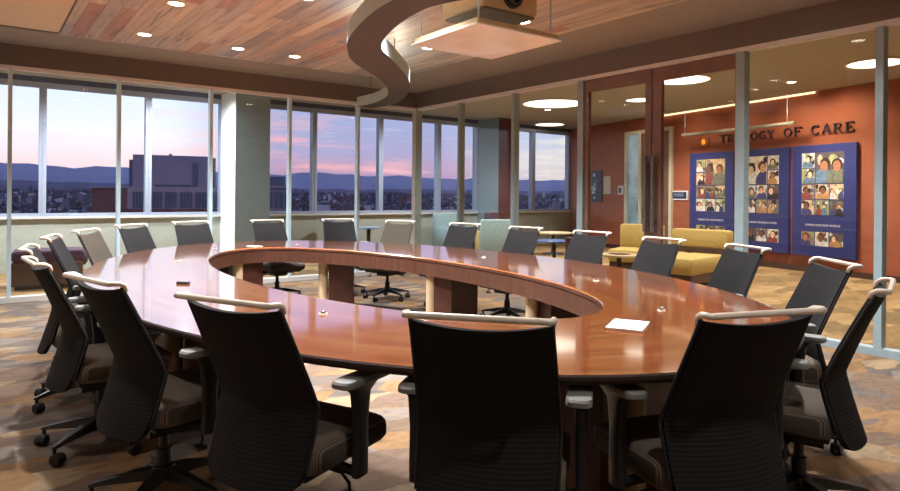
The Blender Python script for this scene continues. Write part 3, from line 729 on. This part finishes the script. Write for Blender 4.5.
def photo(parent, x0, x1, z0, z1, d, people, rng, tones=None):
    mb = MB(); mb.box(x0, x1, z0, z1, d-.002, d, rng.randrange(6), WM)
    w, h = x1-x0, z1-z0; dk = d
    def blob(cx, cy, rx, ry, dd, mi, n=18):
        vs = [WM @ Vector((min(x1-.004, max(x0+.004, cx+rx*math.cos(2*PI*i/n))), min(z1-.004, max(z0+.004, cy+ry*math.sin(2*PI*i/n))), dd)) for i in range(n)]
        mb.add(vs, [tuple(range(n))], mi)
    for k in range(7):
        blob(rng.uniform(x0, x1), rng.uniform(z0+h*.2, z1), w*rng.uniform(.08, .25), h*rng.uniform(.08, .25), d+.0001*(k+1), rng.choice((0, 1, 2, 3, 4, 5, 5, 12, 19, 20)), 9)
    for k in range(people):
        cx = x0 + w*(k+.5+rng.uniform(-.2, .2))/people; hy = z0 + h*rng.uniform(.52, .62); r = min(w/people, h)*(rng.uniform(.34, .40) if w > .4 else rng.uniform(.20, .27))
        sk = tones[k] if tones else rng.randrange(4); e = d + .0012*(k*5+1)
        hx = rng.uniform(-.25, .25)*r; blob(cx+hx, hy+r*rng.uniform(.2, .35), r*rng.uniform(.95, 1.2), r*rng.uniform(1.0, 1.2), e, 10+rng.randrange(3))
        blob(cx-hx, z0+h*.08, r*2.1, h*.40, e+.0012, 14+rng.randrange(7))
        blob(cx+rng.uniform(-.1, .1)*r, hy-r*.15, r*.74, r*.98, e+.0024, 6+sk)
        if w > .4:
          for sx in (-1, 1): blob(cx+sx*r*.32, hy+r*.02, r*.10, r*.07, e+.0036, 12, 8)
          blob(cx, hy-r*.58, r*.26, r*.07, e+.0036, 8, 10)
    mb.build('photo', PM, parent)
rng = random.Random(5)
texts = ('CARING FOR OUR PATIENTS', 'CARING FOR EACH OTHER', 'CARING FOR OUR WORLD')
labs = ('tall blue photo panel on the left, directly under the star emblem', 'tall blue photo panel in the middle of the three', 'tall blue photo panel on the right, under the word CARE')
for i, (s0, s1) in enumerate(((3.60, 2.445), (2.335, 1.215), (1.145, -.025))):
    pn = thing('photo_panel', labs[i], 'photo panel', group='tall blue photo panels on the terracotta wall')
    wl(s0, s1, .295, 2.24, .03, .085).build('board', M['panelblue'], pn, bevel=.004)
    wl(s0-.1, s1+.1, .4, 2.1, .0, .03).build('mount', M['black'], pn)
    W = s0-s1; xa = -s0 + W*.165; cw = W*.67/3; gp = .018; rh = .275; zt = 2.10; d = .087
    big = 0 if i == 1 else 1
    photo(pn, xa+big*cw, xa+(big+2)*cw-gp, zt-2*rh+gp, zt, d, 2, rng, [(2, 1), (3, 0), (1, 1)][i])
    oc = 2 if i == 1 else 0
    for r_ in range(2): photo(pn, xa+oc*cw, xa+(oc+1)*cw-gp, zt-(r_+1)*rh+gp, zt-r_*rh, d, 1, rng)
    for r_ in (2, 3):
        for c_ in range(3): photo(pn, xa+c_*cw, xa+(c_+1)*cw-gp, zt-(r_+1)*rh+gp, zt-r_*rh, d, rng.choice((1, 1, 2)), rng)
    for c_ in range(3): photo(pn, xa+c_*cw, xa+(c_+1)*cw-gp, .48, .725, d, 1, rng)
    flat_text('caption', texts[i], .052, M['white'], WM @ Matrix.Translation((-(s0+s1)/2, .84, d)), pn)
# small things on the terracotta wall
pl = thing('room_sign', 'small dark blue room sign in white frame left of panels', 'sign')
wl(4.23, 3.72, 1.245, 1.45, .0, .02).build('frame', M['white'], pl); wl(4.19, 3.76, 1.275, 1.42, .02, .024).build('plate', M['navy'], pl)
for zz in (1.375, 1.335): wl(4.13, 3.84, zz-.008, zz+.008, .024, .026).build('text_line', M['paleblue'], pl)
art = thing('framed_picture', 'dark framed picture with pale flower shapes on the terracotta wall', 'picture')
wl(7.14, 6.70, 1.16, 1.98, 0, .03).build('frame', M['black'], art)
a = MB(); wl(7.12, 6.84, 1.19, 1.95, .03, .033, a, 0)
for k in range(9):
    cx, cy, r = -rng.uniform(6.9, 7.08), rng.uniform(1.24, 1.9), rng.uniform(.03, .07)
    a.add([WM @ Vector((cx+r*math.cos(2*PI*i/10), cy+r*math.sin(2*PI*i/10), .035+.001*k)) for i in range(10)], [tuple(range(10))], 1+k % 2)
a.build('picture', [M['navy'], M['white'], M['teal']], art)
nb = wl(6.64, 6.36, 1.37, 1.83, 0, .02).build('notice_board', M['cream'], None); tag(nb, 'cream notice sheet on the terracotta wall beside the framed picture', 'notice')
th = thing('wall_phone', 'small white wall device left of the pale door frame', 'phone')
wl(6.05, 5.85, 1.36, 1.58, 0, .04).build('housing', M['white'], th, bevel=.01); wl(6.0, 5.91, 1.40, 1.53, .04, .045).build('screen', M['navy'], th)

# ------------------------------------------------------------------ lounge furniture
def rot_thing(name, lb, cat, x, y, deg, group=None): return thing(name, lb, cat, (x, y, 0), math.radians(deg), group)
def soft(x0, x1, y0, y1, z0, z1, r=.03):
    rings = []
    cx, cy, hx, hy = (x0+x1)/2, (y0+y1)/2, (x1-x0)/2, (y1-y0)/2
    for sc, z in ((r*.6, z0), (0, z0+r), (0, z1-r), (r*.4, z1-r*.3), (r*1.5, z1)):
        rings.append([(x, y, z) for x, y in rrect(hx-sc, hy-sc, r, 4, cx, cy)])
    return MB().loft(rings)
# mustard sofa (local +Y forward; faces -x)
sf = rot_thing('sofa', 'mustard yellow sofa with dark wood base behind the right glass', 'sofa', 8.95, 5.55, 97)
soft(-.32, .60, -.42, -.20, .52, .80).build('back_cushion', M['yellow'], sf, smooth=True)
MB().box(-.32, .60, -.44, -.20, .12, .52).build('back_board', M['darkwood'], sf, bevel=.01)
soft(-.30, .25, -.20, .95, .20, .44, .04).build('chaise_cushion', M['yellow'], sf, smooth=True)
soft(.26, .59, -.20, .55, .24, .44, .04).build('seat_cushion', M['yellow'], sf, smooth=True)
MB().box(-.28, .24, -.2, .9, .07, .20).box(.24, .57, -.2, .5, .07, .24).build('base', M['darkwood'], sf)
for x, y in ((-.24, -.38), (.52, -.38), (-.24, .84), (.52, .44)): MB().cyl((x, y, 0), (x, y, .12), .02, .028, 10).build('leg', M['black'], sf)
# mustard armchair
ac = rot_thing('armchair', 'mustard yellow armchair between the dark side table and glass door', 'armchair', 8.86, 6.68, 110)
soft(-.36, .36, -.40, -.22, .40, .84).build('backrest', M['yellow'], ac, smooth=True)
soft(-.36, .36, -.22, .40, .24, .45, .04).build('seat', M['yellow'], ac, smooth=True)
MB().box(-.34, .34, -.38, .36, .10, .24).build('base', M['darkwood'], ac)
for x in (-.3, .3):
    for y in (-.34, .32): MB().cyl((x, y, 0), (x, y, .1), .02, .025, 10).build('leg', M['black'], ac)
# dark cube side table
sb = rot_thing('side_table', 'dark wood box side table left of the yellow armchair', 'side table', 8.55, 7.55, 15)
MB().box(-.24, .24, -.24, .24, .04, .56).build('cabinet', M['darkwood'], sb, bevel=.01)
MB().box(-.25, .25, -.25, .25, .56, .585).build('table_top', M['darkwood'], sb, bevel=.005)
MB().box(-.2, .2, -.2, .2, 0, .04).build('plinth', M['black'], sb)
def round_table(lb, x, y, r, h, topm, grp=None, inset=None, name='round_table'):
    o = thing(name, lb, 'table', (x, y, 0), 0, grp)
    t = MB().loft([[(q*math.cos(2*PI*i/36), q*math.sin(2*PI*i/36), z) for i in range(36)] for q, z in ((r-.02, h-.035), (r, h-.028), (r, h-.008), (r-.008, h))]).build('table_top', topm, o, smooth=True)
    if inset: MB().cyl((0, 0, h), (0, 0, h+.002), r*.62, n=30).build('inset', inset, t)
    MB().cyl((0, 0, .03), (0, 0, h-.03), .035, n=14).build('pedestal', M['black'], o, smooth=True)
    MB().cyl((0, 0, 0), (0, 0, .03), r*.55, r*.5, 28).build('base', M['black'], o, smooth=True)
    return o
round_table('round brown coffee table with dark inset in front of the yellow armchair', 7.45, 5.92, .26, .48, M['maple'], None, M['darkwood'], 'coffee_table')
round_table('low round blue topped table behind the far right swivel chairs', 8.5, 8.22, .36, .50, M['bluetop'])
round_table('low round brown table behind the blue topped table', 10.4, 10.1, .42, .50, M['maple'])
round_table('tall thin pale blue table by the windows left of the corner post', 5.72, 10.15, .20, .72, M['paleblue'], None, None, 'window_table')
round_table('pale blue table against the window wall behind the far swivel chair', 5.85, 12.05, .2, .78, M['paleblue'], None, None, 'window_table')
def lounge_chair(lb, x, y, deg, m, m2, w=.66, h=.83):
    o = rot_thing('lounge_chair', lb, 'lounge chair', x, y, deg)
    soft(-w/2, w/2, -.36, -.20, .10, h, .03).build('backrest', m, o, smooth=True)
    soft(-w/2+.06, w/2-.06, -.20, .34, .26, .44, .04).build('seat', m, o, smooth=True)
    for s in (-1, 1): soft(s*(w/2-.03)-.03, s*(w/2-.03)+.03, -.20, .34, .10, .58, .02).build('arm', m2, o, smooth=True)
    MB().box(-w/2+.05, w/2-.05, -.3, .3, .06, .26).build('base', M['darkwood'], o)
    for sx in (-1, 1):
        for sy in (-1, 1): MB().cyl((sx*(w/2-.08), sy*.28, 0), (sx*(w/2-.08), sy*.28, .1), .018, n=8).build('leg', M['black'], o)
lounge_chair('pale teal lounge chair seen from behind beyond the right glass', 8.49, 9.90, -30, M['teal'], M['yellow'])
lounge_chair('plum lounge chair in front of the maroon column', 9.75, 11.05, -150, M['purple'], M['purple'], .6, .92)
lounge_chair('pale teal lounge chair under the windows left of plum chair', 8.9, 11.75, 180, M['teal'], M['teal'], .8, .88)
bn = thing('lounge_bench', 'low plum bench with brown wooden base behind the left glass', 'bench', (.82, 10.35, 0), -.1)
soft(-.42, .42, -.28, .28, .36, .52, .04).build('cushion', M['purple'], bn, smooth=True)
soft(.30, .46, -.24, .26, .30, .46, .05).build('bolster', M['purple'], bn, smooth=True)
MB().box(-.42, .40, -.27, .27, .05, .36).build('base', M['darkwood'], bn, bevel=.01)
MB().box(-.38, .36, -.23, .23, 0, .05).build('plinth', M['black'], bn)

# ------------------------------------------------------------------ city beyond the windows
GZ = -32
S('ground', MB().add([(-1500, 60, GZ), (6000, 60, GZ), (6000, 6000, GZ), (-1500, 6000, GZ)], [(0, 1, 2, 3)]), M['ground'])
def ridge(name, m, dist, base, amp, seed, thick):
    r = random.Random(seed); n = 160; mb = MB(); ph = [(r.uniform(0, 6), r.uniform(.5, 1)) for _ in range(6)]; rings = []
    for i in range(n):
        az = math.radians(-25 + 115*i/(n-1))
        hgt = base + amp*sum(w*math.sin(az*f+p)/(k+1) for k, ((p, w), f) in enumerate(zip(ph, (5, 11, 23, 47, 90, 160))))
        for dd, z in ((0, GZ), (.25, GZ+(hgt-GZ)*.55), (.6, hgt), (1.2, GZ)):
            d = dist + dd*thick; mb.v.append((d*math.sin(az), d*math.cos(az), z + (r.uniform(-1, 1)*amp*.05 if dd == .6 else 0)))
    for i in range(n-1):
        for j in range(3): a = i*4+j; mb.f.append((a, a+4, a+5, a+1)); mb.m.append(0)
    return S(name, mb, m, smooth='all')
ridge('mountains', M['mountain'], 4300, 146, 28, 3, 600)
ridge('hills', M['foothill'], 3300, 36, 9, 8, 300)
# countless far roofs and trees: one mesh with a colour per block
rg = random.Random(21); mb = MB(); cols = []
for k in range(5200):
    d = 520 + 2700*rg.random()**.8; az = math.radians(-8 + 72*rg.random()); x, y = d*math.sin(az), d*math.cos(az)
    tree = rg.random() < .66
    sx, sy, h = (rg.uniform(5, 13), rg.uniform(5, 13), rg.uniform(6, 14)) if tree else (rg.uniform(6, 16), rg.uniform(6, 14), rg.uniform(4, 10))
    if not tree and rg.random() < .03: h = rg.uniform(18, 30)
    b0 = GZ + max(0, (d-1900)/1400)*40
    c = rg.choice(((52, 44, 60), (62, 50, 66), (46, 40, 56), (72, 54, 62))) if tree else rg.choice(((84, 74, 96), (68, 60, 84), (96, 86, 108), (84, 62, 72), (150, 144, 162), (58, 52, 76)))
    Mx = Matrix.Translation((x, y, b0)) @ Matrix.Rotation(rg.uniform(0, 3), 4, 'Z')
    if tree:
        mb.add([Mx @ Vector(p) for p in ((sx/2, 0, h*.4), (0, sy/2, h*.4), (-sx/2, 0, h*.4), (0, -sy/2, h*.4), (0, 0, h), (0, 0, 0))], [(0, 1, 4), (1, 2, 4), (2, 3, 4), (3, 0, 4), (1, 0, 5), (2, 1, 5), (3, 2, 5), (0, 3, 5)]); nv = 6
    else: mb.box(-sx/2, sx/2, -sy/2, sy/2, -4, h, M4=Mx); nv = 8
    cols += [lin(c)]*nv
cty = mb.build('distant_roofs', M['city']); tag(cty, 'countless dark roofs and trees of the city below the mountains', 'city', kind='stuff')
at = cty.data.color_attributes.new('tone', 'FLOAT_COLOR', 'POINT')
for i, c in enumerate(cols): at.data[i].color = (*c, 1)
# the big block left of the column
def facing(x, y): return math.atan2(-x, y)
def building(lb, px_az0, px_az1, dist, zt, mdict):
    pass
def az_pt(az, d): return Vector((d*math.sin(az), d*math.cos(az), 0))
def tower(name, lb, az0, az1, d, parts, cat='building'):
    """parts: (u0, u1, z0, z1, depth0, depth1, part name, material) with u across the front from left to right"""
    a, b = az_pt(az0, d), az_pt(az1, d); ex = (b-a).normalized(); W = (b-a).length; ey = Vector((-ex.y, ex.x, 0))
    if ey.dot(a) < 0: ey = -ey
    R = Matrix(((ex.x, ey.x, 0, a.x), (ex.y, ey.y, 0, a.y), (0, 0, 1, 0), (0, 0, 0, 1)))
    o = thing(name, lb, cat, (a.x, a.y, GZ)); inv = Matrix.Translation((-a.x, -a.y, -GZ))
    for u0, u1, z0, z1, d0, d1, pn, m in parts:
        MB().box(u0*W, u1*W, d0, d1, z0, z1, M4=inv @ R).build(pn, m, o)
    return o
D = 250
A = lambda px: math.radians(36.645) + math.atan((px-450.5)/637.7)
zz = lambda py, px, d=D: 1.306 - (py-195.24-.00867*(px-450.5))/637.7*d*math.cos(A(px)-math.radians(36.645))
px0, px1 = 88, 238
u = lambda p: (math.tan(A(p)-A(px0))/math.tan(A(px1)-A(px0)))
parts = [(u(128.5), 1, GZ, zz(187, 170), 0, 40, 'lower_block', M['brick2']),
         (u(133), u(212), zz(187, 170), zz(155, 170), 4, 36, 'upper_block', M['brick']),
         (u(129), u(133), zz(187, 170), zz(160, 170), 6, 36, 'stair_tower', M['towerglass']),
         (u(194), u(199), zz(186, 170), zz(162, 170), 3.6, 4.2, 'recess', M['towerglass']),
         (u(212), u(219), zz(187, 170), zz(155, 170), 14, 36, 'side_wing', M['towerglass']),
         (u(170), u(173), zz(155, 170), zz(152.5, 170), 10, 14, 'roof_unit', M['brick']),
         (u(128.5), 1, zz(215, 170), zz(209, 170), -.6, 0, 'ground_band', M['redbrick']),
         (u(156), u(192), zz(187.3, 170), zz(184.5, 170), 3.4, 4, 'louver_band', M['towerglass'])]
for p in (133.5, 151, 166, 181, 196, 209, 222):
    for q in range(4):
        w = 12.5/4
        parts.append((u(p+q*w+.25), u(p+(q+1)*w-.25), zz(208, 170), zz(192, 170), -.4, 0, 'window', M['towerglass']))
tower('office_tower', 'big violet grey office block with rows of windows outside', A(px0), A(px1), D, parts)
parts = [(0, 1, GZ, zz(188, 110, 420), 0, 30, 'wall', M['redbrick']), (-.02, 1.02, zz(188, 110, 420), zz(186.5, 110, 420), -1, 31, 'roof', M['brick2'])]
tower('brick_building', 'low red brick building just left of the office block', A(92), A(128), 420, parts)
parts = [(0, 1, GZ, zz(186, 280, 300), 0, 30, 'wall', M['brick']), (.0, .8, zz(186, 280, 300), zz(176.5, 280, 300), 3, 25, 'roof_drum', M['towerglass']), (-.05, 1.05, zz(188, 280, 300), zz(186, 280, 300), -1, 31, 'cornice', M['brick2'])]
for q in range(5): parts.append((.08+.18*q, .2+.18*q, zz(208, 280, 300), zz(192, 280, 300), -.4, 0, 'window', M['towerglass']))
tower('distant_hall', 'violet building with a drum roof outside, right of the grey column', A(262), A(291), 300, parts)

# ------------------------------------------------------------------ sky and lights
w = bpy.data.worlds.new('dusk'); bpy.context.scene.world = w; w.use_nodes = True; nt = w.node_tree; L = nt.links.new
bg = nt.nodes['Background']
tc = N(nt, 'ShaderNodeTexCoord'); sp = N(nt, 'ShaderNodeSeparateXYZ'); L(tc.outputs['Generated'], sp.inputs[0])
azn = N(nt, 'ShaderNodeMath', operation='ARCTAN2'); L(sp.outputs['X'], azn.inputs[0]); L(sp.outputs['Y'], azn.inputs[1])
elev = N(nt, 'ShaderNodeMapRange'); elev.inputs['From Min'].default_value = 0; elev.inputs['From Max'].default_value = .25; L(sp.outputs['Z'], elev.inputs['Value'])
rl = ramp(nt, [(0, lin((196, 178, 196))), (.18, lin((232, 206, 210))), (.32, lin((226, 222, 232))), (.55, lin((206, 218, 238))), (1, lin((170, 192, 228)))])
rm = ramp(nt, [(0, lin((128, 120, 160))), (.16, lin((172, 142, 168))), (.26, lin((158, 152, 186))), (.5, lin((148, 158, 194))), (1, lin((138, 154, 204)))])
rr = ramp(nt, [(0, lin((150, 146, 178))), (.2, lin((200, 192, 192))), (.34, lin((174, 180, 200))), (.6, lin((152, 168, 200))), (1, lin((130, 152, 200)))])
for r in (rl, rm, rr): L(elev.outputs[0], r.inputs['Fac'])
def mr(a, b):
    m = N(nt, 'ShaderNodeMapRange', interpolation_type='SMOOTHSTEP'); m.inputs['From Min'].default_value = math.radians(a); m.inputs['From Max'].default_value = math.radians(b); L(azn.outputs[0], m.inputs['Value']); return m
m1, m2 = mr(12, 22), mr(36, 43)
x1 = N(nt, 'ShaderNodeMix', data_type='RGBA'); L(m1.outputs[0], x1.inputs['Factor']); L(rl.outputs[0], x1.inputs['A']); L(rm.outputs[0], x1.inputs['B'])
x2 = N(nt, 'ShaderNodeMix', data_type='RGBA'); L(m2.outputs[0], x2.inputs['Factor']); L(x1.outputs['Result'], x2.inputs['A']); L(rr.outputs[0], x2.inputs['B'])
cb = N(nt, 'ShaderNodeCombineXYZ'); L(azn.outputs[0], cb.inputs[0])
zs = N(nt, 'ShaderNodeMath', operation='MULTIPLY'); zs.inputs[1].default_value = 9; L(sp.outputs['Z'], zs.inputs[0]); L(zs.outputs[0], cb.inputs[1])
cn = N(nt, 'ShaderNodeTexNoise', Scale=4.2, Detail=6.0, Roughness=.6); L(cb.outputs[0], cn.inputs['Vector'])
cr = ramp(nt, [(.5, (0, 0, 0)), (.68, (1, 1, 1))]); L(cn.outputs['Fac'], cr.inputs['Fac'])
lo = ramp(nt, [(0, (1, 1, 1)), (.5, (.8, .8, .8)), (.8, (.15, .15, .15))]); L(elev.outputs[0], lo.inputs['Fac'])
cm = N(nt, 'ShaderNodeMath', operation='MULTIPLY'); L(cr.outputs[0], cm.inputs[0]); L(lo.outputs[0], cm.inputs[1])
cm2 = N(nt, 'ShaderNodeMath', operation='MULTIPLY'); L(cm.outputs[0], cm2.inputs[0])
ml = mr(8, 20); sc_ = N(nt, 'ShaderNodeMapRange'); sc_.inputs['To Min'].default_value = .2; sc_.inputs['To Max'].default_value = .75; L(ml.outputs[0], sc_.inputs['Value']); L(sc_.outputs[0], cm2.inputs[1])
cc = ramp(nt, [(0, lin((246, 170, 160))), (.5, lin((244, 182, 180))), (1, lin((248, 226, 190)))]); mcc = mr(20, 44); L(mcc.outputs[0], cc.inputs['Fac'])
x3 = N(nt, 'ShaderNodeMix', data_type='RGBA'); L(cm2.outputs[0], x3.inputs['Factor']); L(x2.outputs['Result'], x3.inputs['A']); L(cc.outputs[0], x3.inputs['B'])
hz = N(nt, 'ShaderNodeMapRange'); hz.inputs['From Min'].default_value = -.02; hz.inputs['From Max'].default_value = 0; L(sp.outputs['Z'], hz.inputs['Value'])
x4 = N(nt, 'ShaderNodeMix', data_type='RGBA'); L(hz.outputs[0], x4.inputs['Factor']); x4.inputs['A'].default_value = (.05, .05, .08, 1); L(x3.outputs['Result'], x4.inputs['B'])
L(x4.outputs['Result'], bg.inputs['Color']); bg.inputs['Strength'].default_value = 1.15

# ------------------------------------------------------------------ camera
cam = bpy.data.cameras.new('camera'); co = bpy.data.objects.new('camera', cam); C.objects.link(co)
cam.sensor_width = 36; cam.lens = 637.7/900*36; cam.shift_y = -(245.5-195.24)/900; cam.clip_end = 12000; cam.clip_start = .05
yaw = .63957; fwd = Vector((math.sin(yaw), math.cos(yaw), 0)); right = Vector((math.cos(yaw), -math.sin(yaw), 0)); up = Vector((0, 0, 1))
r = .00867
R3 = Matrix((right + up*r, up - right*r, -fwd)).transposed()
co.matrix_world = Matrix.Translation((0, 0, 1.306)) @ R3.normalized().to_4x4()
bpy.context.scene.camera = co
sc = bpy.context.scene
sc.view_settings.view_transform = 'Standard'; sc.view_settings.look = 'None'; sc.view_settings.exposure = .4
sc.cycles.use_denoising = True
sc.cycles.max_bounces = 8; sc.cycles.diffuse_bounces = 4; sc.cycles.glossy_bounces = 4; sc.cycles.transparent_max_bounces = 16
sc.cycles.sample_clamp_indirect = 4
sc.cycles.caustics_reflective = False; sc.cycles.caustics_refractive = False
